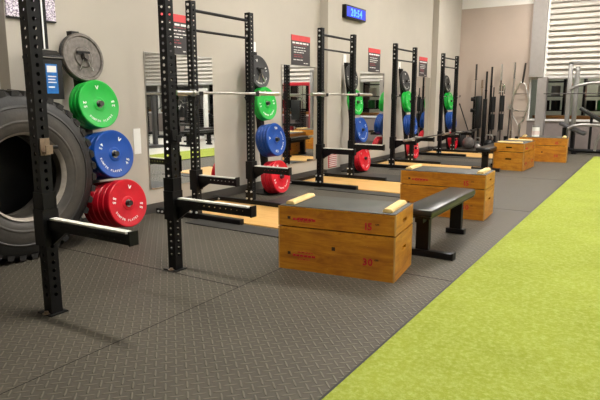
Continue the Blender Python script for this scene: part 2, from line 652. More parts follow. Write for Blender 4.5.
# ------------------------------------------------------------------ posters over the mirrors
def poster(y, lab):
    t = thing('wall_poster', lab, 'poster', (WX, y, 1.82), 0, None)
    obj('sheet', boxbm((.001, 0, 0), (.006, .55, .45)), 'poster', t, False)
    obj('header', boxbm((.006, 0, .365), (.008, .55, .45)), 'posterred', t, False)
    tx = BM()
    rr = random.Random(3)
    def line(z, h, x0, x1, words):
        x = x0
        while x < x1 - .02:
            wd = min(rr.uniform(*words), x1 - x)
            add_box(tx, (.006, x, z), (.0075, x + wd, z + h))
            x += wd + .018
    line(.322, .024, .03, .5, (.06, .12))
    for z, x1 in ((.262, .40), (.222, .46), (.188, .36)):
        line(z, .011, .07, x1, (.04, .09))
    line(.075, .012, .06, .33, (.05, .1)); line(.028, .012, .36, .5, (.04, .08))
    obj('white_text', tx, 'letter', t, False)
    tx = BM()
    for z, x1 in ((.152, .30), (.122, .33)):
        line(z, .011, .07, x1, (.05, .1))
    line(.298, .008, .06, .45, (.06, .1))
    obj('red_text', tx, 'posterpink', t, False)
for y, lab in ((4.73, 'charcoal workout poster with coral header behind the nearest pair of tall uprights'),
               (7.45, 'charcoal workout poster with coral header left of the wall clock'),
               (10.19, 'charcoal workout poster with coral header right of the wall clock'),
               (12.95, 'charcoal workout poster with coral header nearest the far corner')):
    poster(y, lab)

# ------------------------------------------------------------------ wall clock
t = thing('wall_clock', 'black rectangular wall clock with glowing blue digits high on wall', 'clock', (WX, 9.08, 2.70))
obj('case', boxbm((.001, 0, 0), (.085, .80, .225), .008), 'black2', t)
obj('display', boxbm((.085, .035, .03), (.088, .765, .195)), 'lcd', t, False)
tx = BM()
text_line(tx, '20:54', .175, Matrix.Translation((.089, .40, .1125)) @ FACE_X)
obj('digits', tx, 'digit', t, False)

# speckled print high on the first pilaster and dispenser below
t = thing('wall_print', 'speckled white and lilac print high on the wall at top left', 'picture', (WX + .15, 2.30, 1.99))
obj('board', boxbm((0, .54, 0), (.02, 1.0, .75)), 'speckle', t, False)
obj('frame_edge', boxbm((0, .54, -.012), (.024, 1.0, 0)), 'black2', t, False)
b = BM(); add_box(b, (WX + .001, 1.6, 1.95), (WX + .022, 2.82, 2.74))
tag(obj('wall_board', b, 'speckle', None, False), 'speckled board on the wall left of the first pilaster', 'board')

t = thing('wipe_dispenser', 'black wall dispenser with a blue label beside the black plates', 'dispenser', (WX + .151, 2.965, 1.30))
b = BM()
poly = [(0, 0), (0, .40), (.06, .43), (.16, .42), (.21, .38), (.22, .32), (.22, 0)]
add_prism(b, poly, 'y', 0, .22)
obj('body', b, 'black2', t)
obj('hood', boxbm((.0, -.012, .345), (.235, .232, .375), .006), 'black2', t)
obj('trim_strip', boxbm((.235, -.005, .352), (.238, .225, .36)), 'chrome', t, False)
lb = obj('label_panel', boxbm((.22, .055, .05), (.224, .165, .30)), 'bluelabel', t, False)
obj('label_print', boxbm((.224, .065, .23), (.2255, .155, .285)), 'white', lb, False)
tx = BM()
for z, x1 in ((.19, .15), (.165, .14), (.14, .15), (.10, .13)):
    add_box(tx, (.224, .07, z), (.2253, x1, z + .010))
obj('label_text', tx, 'letter', lb, False)

# white notice cards above the plate trees, and grilles
for y, lab in ((6.42, 'small white card on wall above the second plate tree'), (9.15, 'small white card on wall above the plate tree under the clock'),
               (11.70, 'small white card with dark mark above the fourth plate tree')):
    t = thing('notice_card', lab, 'card', (WX, y, 1.90))
    obj('card', boxbm((.001, 0, 0), (.012, .11, .18)), 'white', t, False)
    if y > 11:
        obj('mark', boxbm((.012, .035, .03), (.013, .075, .07)), 'black2', t, False)
tag(obj('wall_card', boxbm((WX + .001, 4.27, .70), (WX + .006, 4.37, .98)), 'white', None, False), 'white card low on wall beside blue plates nearest the tyre', 'card')
t = thing('vent_grille', 'small pinkish white louvred grille low on the second pilaster', 'vent', (WX + .15, 8.37, .13))
b = BM()
for k in range(7):
    add_box(b, (.002, .02, .02 + k * .034), (.022, .28, .038 + k * .034))
obj('louvres', b, 'vent', t, False)
b = BM(); add_box(b, (.001, 0, 0), (.006, .30, .27))
obj('backing', b, 'redf', t, False)

# ------------------------------------------------------------------ racks
UW = .075
HU = 2.30
def bm_upright(H):
    b = BM(); add_holed_tube(b, H, UW, UW, .0508, .0125, .10); return b
up_src = obj('upright', bm_upright(HU - .05), 'black', None, False)
COL.objects.unlink(up_src)
upA_src = obj('upright', bm_upright(2.36), 'black', None, False); COL.objects.unlink(upA_src)
b = BM(); add_cyl(b, (0, 0, 0), (0, -.012, 0), .013, 8)
bolt_src = obj('bolt', b, 'bolt'); COL.objects.unlink(bolt_src)
b = BM(); add_cyl(b, (0, 0, 0), (.012, 0, 0), .012, 8)
boltx_src = obj('bolt', b, 'bolt'); COL.objects.unlink(boltx_src)
# foot bar along X
b = BM(); add_box(b, (-.60, -.0375, 0), (.62, .0375, .06), None, .004)
foot_src = obj('foot', b, 'black'); COL.objects.unlink(foot_src)

def spotter_arm(length, parent, y, zt, strip=True):
    """arm from the upright's +X face; zt = top height"""
    a = bpy.data.objects.new('spotter_arm', arm_mesh(length))
    COL.objects.link(a); a.parent = parent; a.location = (UW / 2, y, zt)
    s = boxbm((.03, -.022, 0), (length - .03, .022, .010))
    st = obj('liner', s, 'uhmw', a, False)
    return a
_arm = {}
def arm_mesh(length):
    AH = .058 if length > .6 else .075
    if length not in _arm:
        b = BM()
        add_holed_tube(b, length, AH, .055, .0508, .010, .12, (0, 0, -AH / 2), 'x', faces=(2, 3))
        add_box(b, (length, -.03, -AH - .004), (length + .012, .03, .016))       # end stop
        # bracket hugging the upright
        add_box(b, (-.085, -.052, -.16), (.012, -.0385, .06)); add_box(b, (-.085, .0385, -.16), (.012, .052, .06))
        add_box(b, (.0, -.0385, -.16), (.012, .0385, .06))
        add_prism(b, [(.012, -AH), (.16, -AH), (.012, -.16)], 'y', -.006, .006)
        finish(b)
        me = bpy.data.meshes.new('spotter_arm'); b.to_mesh(me); b.free()
        me.materials.append(M['black'])
        _arm[length] = me
    return _arm[length]
b = BM()
add_box(b, (.0385, -.03, -.06), (.047, .03, .09)); add_box(b, (.047, -.025, -.012), (.115, .025, 0)); add_box(b, (.108, -.025, 0), (.118, .025, .035))
add_box(b, (-.04, -.046, -.06), (.047, -.0385, .05)); add_cyl(b, (-.02, -.075, -.03), (-.02, -.046, -.03), .01, 8)
jc_src = obj('bar_cup', b, 'black2', None, False); COL.objects.unlink(jc_src)
b = BM(); add_box(b, (.047, -.024, 0), (.108, .024, .006))
jl_src = obj('cup_liner', b, 'uhmw', None, False); COL.objects.unlink(jl_src)

def rack(name, label, x, y0, y1, arm_z, arm_len=.53, cup_z=1.345, foot=True, base_z=.06, arms=True, cups=True, src=None, braces=True):
    t = thing(name, label, 'rack', (x, y0, 0), 0, None)
    L = y1 - y0
    src = src or up_src
    for k, yy in enumerate((0, L)):
        u = inst('upright', src, t, (0, yy, base_z - (.01 if foot else 0)))
        for z in (2.27, 2.20, 2.12, 2.045):
            inst('bolt', bolt_src, u, (0, -UW / 2, z - base_z), (0, 0, 0))
        if foot:
            f = inst('foot', foot_src, t, (0, yy, 0))
            for sx in (-.03, .03):
                for z in (.03, .12):
                    inst('bolt', bolt_src, u, (sx * 1.2, -UW / 2 - .010, z), (0, 0, 0))
            # gusset plate where upright meets foot
            g = BM(); add_prism(g, [(-.055, .06), (.055, .06), (.055, .20), (-.055, .20)], 'y', yy - UW / 2 - .010, yy - UW / 2 - .001)
            obj('gusset', g, 'black', t, False)
            for sx in (-.56, -.50):
                bo = inst('bolt', bolt_src, f, (sx, -.0375, .03))
        else:
            p = BM(); add_box(p, (-.075, yy - .06, 0), (.06, yy + .06, .008))
            bp = obj('base_plate', p, 'black2', t, False)
            p = BM(); add_cyl(p, (.0, yy - .05, .008), (.0, yy - .05, .022), .014, 8); add_cyl(p, (.0, yy - .05, .008), (.0, yy - .05, .011), .024, 10)
            obj('anchor_bolt', p, 'jbrass', bp)
    for z in (2.21, 2.01):
        b = BM(); add_cyl(b, (0, UW / 2, z), (0, L - UW / 2, z), .017 if z > 2.1 else .014, 12)
        for yy, s in ((UW / 2, 1), (L - UW / 2, -1)):
            add_box(b, (-.03, min(yy, yy + s * .008), z - .05), (.03, max(yy, yy + s * .008), z + .05))
        obj('pull_up_bar', b, 'black', t)
    if foot and braces:
        b = BM(); add_box(b, (-.57, .0375, .012), (-.51, L - .0375, .058))
        obj('rear_crossmember', b, 'black', t, False)
    if arms:
        zs = arm_z if isinstance(arm_z, tuple) else (arm_z, arm_z)
        for yy, z in zip((0, L), zs):
            spotter_arm(arm_len, t, yy, z)
    if cups:
        for yy in (0, L):
            j = inst('bar_cup', jc_src, t, (0, yy, cup_z))
            inst('cup_liner', jl_src, j)
    return t

rackA = rack('rig_frame', 'tall black rig frame standing nearest the camera before the tyre', -3.06, 1.99, 3.05, (.598, .562), .715, 1.00, False, .0, True, False, upA_src)
for yy in (0, 1.06):
    b = BM(); add_box(b, (.0385, -.030, -.04), (.048, .030, .06)); add_box(b, (.048, -.022, -.03), (.085, .022, -.015)); add_box(b, (.080, -.022, -.03), (.088, .022, .02))
    j = obj('bar_cup', b, 'jbrass' if yy == 0 else 'black2', rackA, False); j.location = (0, yy, 1.02)
    p = BM(); add_cyl(p, (.0, .04, 0), (.0, .11, 0), .012, 10)
    obj('peg', p, 'black2', j)
# low spotter sleeve plates on the two near uprights
for yy, z in ((0, .60), (1.06, .56)):
    b = BM()
    for s in (-1, 1):
        add_box(b, (-.05, yy + s * .040 - .004, z - .11), (.05, yy + s * .040 + .004, z + .16))
    add_box(b, (-.05, yy - .044, z - .11), (-.040, yy + .044, z + .16)); add_box(b, (.0385, yy - .044, z + .06), (.047, yy + .044, z + .16))
    obj('arm_sleeve', b, 'black', rackA, False)
# the rig carries on to the left outside the frame with a top beam
b = BM(); add_box(b, (-.0375, -1.0, 2.26), (.0375, -.0375, 2.335))
obj('top_beam', b, 'black', rackA, False)
inst('upright', upA_src, rackA, (0, -1.03, 0))

t = thing('wall_conduit', 'thin black vertical conduit on the pilaster above the blue-labelled dispenser', 'conduit', (WX + .176, 3.13, 1.74))
obj('channel', boxbm((0, 0, 0), (.035, .045, .95)), 'black', t, False)
obj('white_edge', boxbm((.035, -.002, 0), (.038, .012, .95)), 'white', t, False)
obj('bracket', boxbm((-.025, .005, .04), (0, .04, .10)), 'black2', t, False)
rack('squat_rack', 'black squat rack holding a barbell in front of the nearest mirror', -4.2, 4.545, 5.54, .485)
rack('squat_rack', 'black squat rack holding a barbell left below the blue clock', -4.2, 7.24, 8.265, (.58, .57))
rack('squat_rack', 'black squat rack with barbell lying low across its spotter arms, third along', -4.2, 9.98, 10.97, .53, .42)
rack('squat_rack', 'black squat rack in the far left corner by last pilaster', -4.2, 12.73, 13.76, .50, .42)

# ------------------------------------------------------------------ barbells
def barbell(label, x, z, ya, s1, s2, yb, m='steel', ms='steel', r=.0145):
    t = thing('barbell', label, 'barbell', (x, ya, z))
    b = BM(); add_cyl(b, (0, s1 - ya - .02, 0), (0, s2 - ya + .02, 0), r, 14)
    obj('shaft', b, m, t)
    for a, c, col in ((0, s1 - ya, s1 - ya), (s2 - ya, yb - ya, s2 - ya)):
        b = BM(); add_cyl(b, (0, a, 0), (0, c, 0), .025, 18)
        obj('sleeve', b, ms, t)
        b = BM(); add_cyl(b, (0, col - .018, 0), (0, col + .018, 0), .036, 18)
        obj('collar', b, ms, t)
    return t
CX = -4.2 + .078
barbell('steel barbell racked in front of the nearest mirror', CX, 1.351 + .0145, 4.21, 4.46, 5.60, 6.03)
barbell('steel barbell racked under the blue clock', CX, 1.351 + .0145, 6.85, 7.17, 8.335, 8.81)
barbell('barbell with bright sleeves lying low on the third rack\'s spotter arms', -3.83, .54 + .0145, 9.62, 10.68 - .62, 11.83, 12.2, 'darksteel')
barbell('dark barbell lying low across the corner rack\'s spotter arms', -3.83, .51 + .0145, 12.2, 12.55, 13.95, 14.4, 'darksteel', 'darksteel')

# ------------------------------------------------------------------ plate trees with bumper plates
PR = .225
def plate_bm(th, r=PR, iron=False):
    b = BM()
    h = th / 2
    lip = r - .022
    if iron:
        prof = [(-h, .027), (-h, r - .01), (-h + .01, r), (h - .01, r), (h, r - .008), (h, r - .028), (h - .012, r - .036), (h - .012, .10), (h - .002, .09), (h - .002, .027)]
    else:
        prof = [(-h, .027), (-h, .055), (-h + .006, .062), (-h + .006, lip - .02), (-h, lip), (-h, r - .007), (-h + .007, r), (h - .007, r), (h, r - .007), (h, lip), (h - .006, lip - .02), (h - .006, .066), (h, .058), (h, .027)]
    add_lathe(b, prof, 56, 'x', closed=True)
    return b
_pl = {}
def plate_src(kind, th):
    key = (kind, th)
    if key not in _pl:
        o = obj('bumper_plate', plate_bm(th, iron=(kind == 'ironp')), kind)
        COL.objects.unlink(o)
        b = BM(); add_lathe(b, [(-th / 2 - .001, .0255), (-th / 2 - .001, .036), (th / 2 + .002, .036), (th / 2 + .002, .0255)], 28, 'x', closed=True)
        hub = obj('hub', b, 'chrome' if kind != 'blackp' else 'darksteel'); COL.objects.unlink(hub)
        _pl[key] = (o, hub)
    return _pl[key]
def arc_text(bm, s, rad, a_mid, size, x, flip=True, spread=None):
    n = len(s)
    da = size * .82 / rad
    for i, ch in enumerate(s):
        if ch == ' ':
            continue
        k = (i - (n - 1) / 2) * da
        a = a_mid + (k if flip else -k)
        m = Matrix.Translation((x, math.cos(a) * rad, math.sin(a) * rad)) @ FACE_X @ Matrix.Rotation(a + (PI / 2 if flip else -PI / 2), 4, 'Z') @ Matrix.Scale(size, 4)
        add_glyph(bm, ch, m)
def lettering(kind, th, turn, parent):
    num = {'green': '25', 'blue': '45', 'red': '55', 'blackp': '15'}[kind]
    x = th / 2 - .004
    def part(name, b):
        bmesh.ops.rotate(b, verts=list(b.verts), cent=(0, 0, 0), matrix=Matrix.Rotation(turn, 3, 'X'))
        obj(name, b, 'letter', parent, False)
    b = BM(); arc_text(b, 'BUMPER PLATES', .160, -PI / 2, .027, x); part('rim_text', b)
    for a in (PI * 1.0 + .02, .02):
        b = BM(); arc_text(b, num, .158, a, .046, x, True); part('number', b)
    b = BM()                                    # small chevron emblem at the top
    add_prism(b, [(-.020, .172), (-.010, .172), (0, .150), (.010, .172), (.020, .172), (.005, .138), (-.005, .138)], 'x', x, x + .002)
    part('emblem', b)
names = {'green': 'green', 'blue': 'blue', 'red': 'red', 'blackp': 'black', 'ironp': 'scuffed grey'}
def plate_tree(Y, where, fronts, backs=(-4.675, -4.63, -4.57, -4.49), heights=(1.665, 1.24, .755, .25), counts=(1, 2, 4, 3), first='blackp', turns=(0, 0, 0, 0), clip=True, letters=True):
    t = thing('plate_tree', 'black leaning plate tree with pegs, ' + where, 'plate tree', (WX, Y, 0))
    def px(z):                      # front face of the leaning post
        return -4.690 + (1.68 - z) * (.17 / 1.45) - WX
    b = BM(); add_prism(b, [(px(1.93) - .075, 1.93), (px(1.93), 1.93), (px(.012), .012), (px(.012) - .075, .012)], 'y', -.04, .04)
    bmesh.ops.transform(b, matrix=Matrix.Identity(4), verts=list(b.verts))
    obj('post', b, 'black', t, False)
    obj('foot', boxbm((.04, -.16, 0), (.46, .16, .012)), 'black', t, False)
    kinds = (first, 'green', 'blue', 'red')
    TILT = math.radians(9)
    for kind, z, n, xf, xb, tr in zip(kinds, heights, counts, fronts, backs, turns):
        ct, st = math.cos(TILT), math.sin(TILT)
        def along(x):                # point on the peg axis at a distance behind the front plate centre
            return (x - xf) * st
        b = BM(); x0, x1 = px(z) - .03, xf - WX + .035
        add_cyl(b, (x0, 0, z + along(x0 + WX)), (x1, 0, z + along(x1 + WX)), .0245, 18)
        obj('peg', b, 'darksteel', t)
        th = round((xf - xb) / n - .002, 3)
        for i in range(n):                       # i = 0 is the front plate
            kd = 'blackp' if (kind == 'ironp' and i) else kind
            s, hub = plate_src(kd, th)
            o = bpy.data.objects.new('bumper_plate', s.data); COL.objects.link(o)
            xx = xf - th / 2 - i * (th + .002); o.location = (xx, Y, z + along(xx)); o.rotation_euler = (0, -TILT, 0)
            inst('hub', hub, o)
            pos = 'front' if i == 0 else ('back' if i == n - 1 else ordinal(i) + ' from front')
            if n == 1: pos = 'single'
            tag(o, '%s %s weight plate on the tree %s' % (pos, names[kd], where), 'weight plate', 'bumper plates on the wall trees')
            if i == 0 and kd != 'ironp' and letters:
                lettering(kd, th, tr, o)
    if clip:
        z, xf = heights[0], fronts[0]
        c = thing('spring_collar', 'spring collar clip hanging on the top peg, ' + where, 'collar', (xf + .016, Y, z))
        b = BM()
        add_lathe(b, [(-.012, .0255), (-.012, .032), (.012, .032), (.012, .0255)], 20, 'x', closed=True)
        obj('coil', b, 'darksteel', c)
        for s in (-1, 1):
            b = BM(); add_tube(b, [(0, s * .02, -.022), (.006, s * .045, -.08), (.012, s * .075, -.125)], .008, 8)
            obj('handle', b, 'chrome', c)
        b = BM(); add_box(b, (-.006, -.09, .030), (.01, .05, .052))
        obj('grip', b, 'black2', c, False)
    return t
plate_tree(3.52, 'beside the big tyre', (-4.61, -4.43, -4.26, -4.11), (-4.68, -4.585, -4.54, -4.49), counts=(2, 3, 4, 5), first='ironp', turns=(0, 0, -.55, -.3), heights=(1.69, 1.257, .797, .345))
plate_tree(6.35, 'right of the nearest mirror', (-4.64, -4.52, -4.37, -4.30), turns=(.2, .1, 1.4, .3))
plate_tree(9.12, 'below the blue clock', (-4.64, -4.53, -4.42, -4.36), clip=False, turns=(0, 0, .4, .9))
plate_tree(11.62, 'right of the third mirror', (-4.62, -4.52, -4.42, -4.37), clip=False)
plate_tree(14.46, 'in the far left corner', (-4.62, -4.52, -4.42, -4.37), clip=False)

# ------------------------------------------------------------------ big tyre
RT, WT = .69, .40
t = thing('tractor_tyre', 'huge worn black tractor tyre standing upright at the left wall', 'tyre', (-4.195 - WT / 2, 2.60, RT), 0)
b = BM()
hw = WT / 2
prof = [(hw - .12, .335), (hw - .04, .342), (hw - .012, .37), (hw, .42), (hw + .004, .48), (hw - .006, .54), (hw - .02, .59), (hw - .036, .63), (hw - .06, .66), (hw - .09, .676), (0, .68)]
full = prof + [(-a, r) for a, r in prof[-2::-1]] + [(-hw + .12, .35), (-hw + .11, .54), (0, .60), (hw - .11, .54), (hw - .12, .35)]
add_lathe(b, full, 96, 'x', closed=True)
NL = 40
for k in range(NL):
    for s in (-1, 1):
        a = 2 * PI * (k + (.5 if s > 0 else 0)) / NL
        # a lug runs from the shoulder towards the centre of the tread, slanted
        lug = bmesh.new()
        bmesh.ops.create_cube(lug, size=1)
        for v in lug.verts:
            out = v.co.x * s > 0
            v.co = Vector((v.co.x * .15, v.co.y * .062, v.co.z * .05))
            if v.co.z > 0:
                v.co.y *= .75
                if out:
                    v.co.z -= .010
            v.co.y += v.co.x * s * .35
        merge(b, lug, Matrix.Rotation(a, 4, 'X') @ Matrix.Translation((s * (hw - .110), 0, RT - .026)))
obj('tread_and_sidewall', b, 'tyre', t)
b = BM(); add_lathe(b, [(hw - .045, .333), (hw - .018, .343), (hw - .006, .356), (hw - .018, .353), (hw - .04, .345)], 96, 'x', closed=True)
obj('bead_ring', b, 'bead', t)
b = BM(); add_lathe(b, [(hw + .0, .425), (hw + .006, .435), (hw + .006, .443), (hw + .001, .452)], 96, 'x', closed=True)
add_lathe(b, [(hw - .008, .54), (hw - .002, .55), (hw - .010, .565), (hw - .022, .572)], 96, 'x', closed=True)
obj('sidewall_rib', b, 'tyre', t)

t = thing('shade_panel', 'black panel added between big tyre and wall to darken the tyre hole', 'mat', (-4.69, 1.75, 0))
obj('panel_sheet', boxbm((0, 0, 0), (.045, 1.50, 1.18), .008), 'black2', t)  # added dark sheet, stands in for the shade inside the tyre hole
obj('panel_handle', boxbm((.045, .66, 1.06), (.055, .82, 1.09), .003), 'black', t)
# ------------------------------------------------------------------ lifting platforms
for (y0, y1, lab) in ((4.60, 5.50, 'pale varnished plywood platform inlay between the nearest rack\'s feet'),
                      (7.28, 8.22, 'pale varnished plywood platform inlay at the second rack'),
                      (10.02, 10.93, 'pale varnished plywood platform inlay at the third rack'),
                      (12.77, 13.72, 'pale varnished plywood platform inlay at the corner rack')):
    t = thing('lifting_platform', lab, 'platform', (-3.6, (y0 + y1) / 2, 0))
    hy = (y1 - y0) / 2
    obj('wood_panel', boxbm((-1.2, -hy, 0), (1.18, hy, .010)), 'platf', t, False)
    obj('rubber_panel', boxbm((-.55, hy + .08, 0), (1.18, hy + .78, .009)), 'smooth', t, False)
    obj('rubber_panel', boxbm((-.55, -hy - .30, 0), (1.18, -hy - .08, .009)), 'smooth', t, False)

# ------------------------------------------------------------------ wooden plyo boxes
def holed_panel(b, axis, a0, a1, y0, y1, z0, z1, hole):
    """panel facing +-axis x with rectangular slot hole=(y0,y1,z0,z1)"""
    h0, h1, k0, k1 = hole
    add_box(b, (a0, y0, z0), (a1, y1, k0)); add_box(b, (a0, y0, k1), (a1, y1, z1))
    add_box(b, (a0, y0, k0), (a1, h0, k1)); add_box(b, (a0, h1, k0), (a1, y1, k1))

def box_section(name, label, loc, rz, L, W, z0, h, number, top=False, unit=True):
    t = thing(name, label, 'plyo box', (loc[0], loc[1], loc[2] + z0), rz, 'wooden plyo box sections')
    T = .02
    b = BM()
    add_box(b, (-L / 2, -W / 2, 0), (L / 2, -W / 2 + T, h))
    obj('long_panel', b, 'box', t, False)
    b = BM()
    if not top:
        add_box(b, (-L / 2, W / 2 - T, 0), (L / 2, W / 2, h))
    else:
        add_box(b, (-L / 2, W / 2 - T, 0), (L / 2, W / 2, h))
        obj('top_board', boxbm((-L / 2 + T, -W / 2 + T, h - T), (L / 2 - T, W / 2 - T, h)), 'box', t, False)
    obj('long_panel', b, 'box', t, False)
    sl = .055
    zc = h * (.62 if not top else .5)
    for s in (-1, 1):
        b = BM()
        xa, xb = (L / 2 - T, L / 2 + .001) if s > 0 else (-L / 2 - .001, -L / 2 + T)
        holed_panel(b, 'x', xa, xb, -W / 2 + T, W / 2 - T, 0, h, (-sl, sl, zc - .013, zc + .013))
        bmesh.ops.remove_doubles(b, verts=list(b.verts), dist=1e-4)
        obj('end_panel', b, 'boxy', t, False)
    # dark block standing for the shade inside, seen through slots and section gap
    obj('shade_block', boxbm((-L / 2 + .06, -W / 2 + T + .002, .004), (L / 2 - .06, W / 2 - T - .002, h - T - .002)), 'dark', t, False)
    for sx in (-1, 1):
        for sy in (-1, 1):
            b = BM()
            x = sx * (L / 2 + .0015); y = sy * (W / 2 + .0015)
            add_box(b, (min(x, x - sx * .010), min(y, y - sy * .004), 0), (max(x, x - sx * .010), max(y, y - sy * .004), h))
            add_box(b, (min(x, x - sx * .003), min(y, y - sy * .014), 0), (max(x, x - sx * .003), max(y, y - sy * .014), h))
            obj('worn_corner', b, 'rawedge', t, False)
    b = BM()
    for s in (-1, 1):
        x = s * (L / 2 + .0012)
        add_box(b, (min(x, x - s * .004), -W / 2 + .02, 0), (max(x, x - s * .004), W / 2 - .02, .008))
        if not top:
            add_box(b, (min(x, x - s * .004), -W / 2 + .02, h - .010), (max(x, x - s * .004), W / 2 - .02, h))
    add_box(b, (-L / 2 + .01, -W / 2 - .0012, h - (.02 if not top else .008)), (L / 2 - .01, -W / 2 + .004, h - .001))
    obj('worn_edge', b, 'boxy', t, False)
    # printing on the long sides
    for s in (-1, 1):
        m0 = Matrix.Rotation(0 if s < 0 else PI, 4, 'Z')
        b = BM()
        text_line(b, number, .074, m0 @ Matrix.Translation((L * .285, -W / 2 - .0005, h * (.40 if not top else .36))) @ FACE_NY)
        obj('number_print', b, 'redink', t, False)
        b = BM()
        for j, (x0, x1, z, zh) in enumerate(((-.34, -.15, .33, .016), (-.30, -.17, .42, .008), (-.30, -.20, .26, .006))):
            rr = random.Random(j + 5)
            x = x0
            while x < x1:
                wd = rr.uniform(.012, .03)
                add_box(b, (x, -W / 2 - .0015, h * z), (min(x + wd, x1), -W / 2 + .001, h * z + zh), m0)
                x += wd + .006
        obj('red_print', b, 'redink', t, False)
        b = BM()
        if unit:
            text_line(b, 'cm', .024, m0 @ Matrix.Translation((L * .285 + .065, -W / 2 - .0005, h * (.40 if not top else .36) + .022)) @ FACE_NY)
            obj('unit_print', b, 'darkink', t, False)
        b = BM()
        add_box(b, (-.385, -W / 2 - .0012, h * .36), (-.36, -W / 2 + .001, h * .36 + .022), m0)
        obj('dark_print', b, 'darkink', t, False)
        if not top:
            b = BM()
            add_box(b, (-.02, -W / 2 - .0012, h * .56), (.008, -W / 2 + .001, h * .56 + .028), m0)
            obj('knot_hole', b, 'darkink', t, False)
    if top:
        obj('top_pad', boxbm((-L / 2 + .004, -W / 2 + .004, h), (L / 2 - .004, W / 2 - .004, h + .006), .002), 'topmat', t)
        for s in (-1, 1):
            b = BM()
            xc = s * (L / 2 - .075)
            poly = [(xc - .038, h + .006), (xc + .038, h + .006), (xc + .038, h + .018), (xc + .024, h + .034), (xc - .024, h + .034), (xc - .038, h + .018)]
            add_prism(b, poly, 'y', -W / 2 + .05, W / 2 - .05)
            bmesh.ops.bevel(b, geom=list(b.edges), offset=.004, segments=2, affect='EDGES')
            obj('end_rail', b, 'pale', t)
    return t

def plyo(corner, rz, L, W, which, hl=.335, ht=.15, front='y'):
    """corner = floor position of the right front corner of the box"""
    c = Vector((corner[0], corner[1], 0)) + Matrix.Rotation(rz, 3, 'Z') @ Vector((-L / 2, W / 2, 0))
    box_section('plyo_box', 'large lower wooden plyo box section of ' + which, (c.x, c.y, 0), rz, L, W, 0, hl, '30')
    box_section('plyo_box', 'shallow padded top plyo box section on ' + which, (c.x, c.y, 0), rz, L, W, hl + .010, ht, '15', True)

plyo((-1.490, 3.635), math.radians(7.5), .925, .51, 'the nearest orange box stack')
plyo((-1.487, 6.10), math.radians(3.0), .95, .50, 'the orange box stack behind the near bench')
# third stack stands end-on: its long side runs away from the camera
def plyo_end(center, rz, L, W, which, hl=.335, ht=.15):
    box_section('plyo_box', 'large lower wooden plyo box section of ' + which, (center[0], center[1], 0), rz, L, W, 0, hl, '30')
    box_section('plyo_box', 'shallow padded top plyo box section on ' + which, (center[0], center[1], 0), rz, L, W, hl + .010, ht, '15', True)
plyo_end((-2.235, 11.22), math.radians(90 - 2), .90, .54, 'the end-on box stack beside the far bench')
plyo((-1.505, 12.68), math.radians(5.0), .93, .51, 'the farthest orange box stack before the machines')

# ------------------------------------------------------------------ flat benches
def flat_bench(label, x, y0, y1, z=.43, W=.27, rz=0):
    t = thing('flat_bench', label, 'bench', (x, y0, 0), rz)
    L = y1 - y0
    b = BM(); add_box(b, (-W / 2, 0, z - .065), (W / 2, L, z), None, .022)
    obj('pad', b, 'vinyl', t)
    b = BM(); add_box(b, (-W / 2 + .015, .012, z - .078), (W / 2 - .015, L - .012, z - .064))
    obj('pad_board', b, 'black2', t, False)
    b = BM(); add_box(b, (-.035, .08, z - .13), (.035, L - .08, z - .078))
    obj('rail', b, 'black', t, False)
    for yy in (.20, L - .16):
        b = BM(); add_box(b, (-.055, yy - .03, .05), (.055, yy + .03, z - .078))
        obj('post', b, 'black', t, False)
    b = BM(); add_box(b, (-.22, .14, 0), (.27, .215, .055), None, .004)
    ft = obj('foot', b, 'black', t)
    b = BM(); add_box(b, (.265, .137, 0), (.278, .218, .06)); obj('end_cap', b, 'black2', ft, False)
    b = BM(); add_box(b, (-.228, .137, 0), (-.215, .218, .06))
    obj('end_cap', b, 'black2', ft, False)
    b = BM(); add_box(b, (-.09, L - .20, 0), (.09, L - .12, .05), None, .004)
    obj('foot', b, 'black', t)
    return t
flat_bench('black flat bench with a padded top beside the nearest box stack', -1.58, 4.27, 5.56)
flat_bench('black flat bench behind, left of the end-on box stack', -2.60, 10.30, 11.5, .43, .27)

# ------------------------------------------------------------------ specialty bars along the far wall
by = FY - .22
t = thing('bar_stand', 'black floor stand holding upright specialty bars at the far wall', 'bar stand', (-3.75, by, 0))
b = BM(); add_box(b, (-.65, -.16, 0), (.75, .16, .05), None, .005)
obj('base', b, 'black', t)
for k in range(5):
    b = BM(); add_lathe(b, [(.05, .03), (.05, .045), (.30, .045), (.30, .03)], 16, 'z', (-.55 + k * .29, 0, 0), True)
    obj('tube_socket', b, 'black2', t)
def vbar(label, x, z0, sl, top, m, ms, r=.014, lean=0, y=by):
    t = thing('upright_bar', label, 'bar', (x, y, z0), 0); t.rotation_euler = (0, lean, 0)
    b = BM(); add_cyl(b, (0, 0, sl), (0, 0, top - z0 - sl), r, 12); obj('shaft', b, m, t)
    b = BM(); add_cyl(b, (0, 0, 0), (0, 0, sl), .024, 14); obj('sleeve', b, ms, t)
    b = BM(); add_cyl(b, (0, 0, top - z0 - sl), (0, 0, top - z0), .025, 14); obj('sleeve', b, ms, t)
    b = BM(); add_cyl(b, (0, 0, top - z0 - sl - .02), (0, 0, top - z0 - sl), .036, 14); obj('collar', b, ms, t)
vbar('dark bar with a brown sleeve upright at the left of the bar stand', -4.30, .05, .40, 2.22, 'darksteel', 'darksteel')
vbar('thick matt black axle bar, shorter of two in the bar stand', -4.01, .05, .50, 2.02, 'black2', 'black2', .026)
vbar('thick matt black axle bar, taller of two in the bar stand', -3.88, .05, .50, 2.14, 'black2', 'black2', .028)
vbar('thin brown bar between the dark bars in the stand', -4.12, .05, .20, 1.80, 'jbrass', 'jbrass', .012)
vbar('slim steel barbell upright beside the padded bars', -3.63, .05, .40, 2.20, 'darksteel', 'steel', .012)
vbar('steel barbell upright with a bright sleeve next to the trap bar', -3.30, .05, .40, 2.24, 'steel', 'chrome', .014)
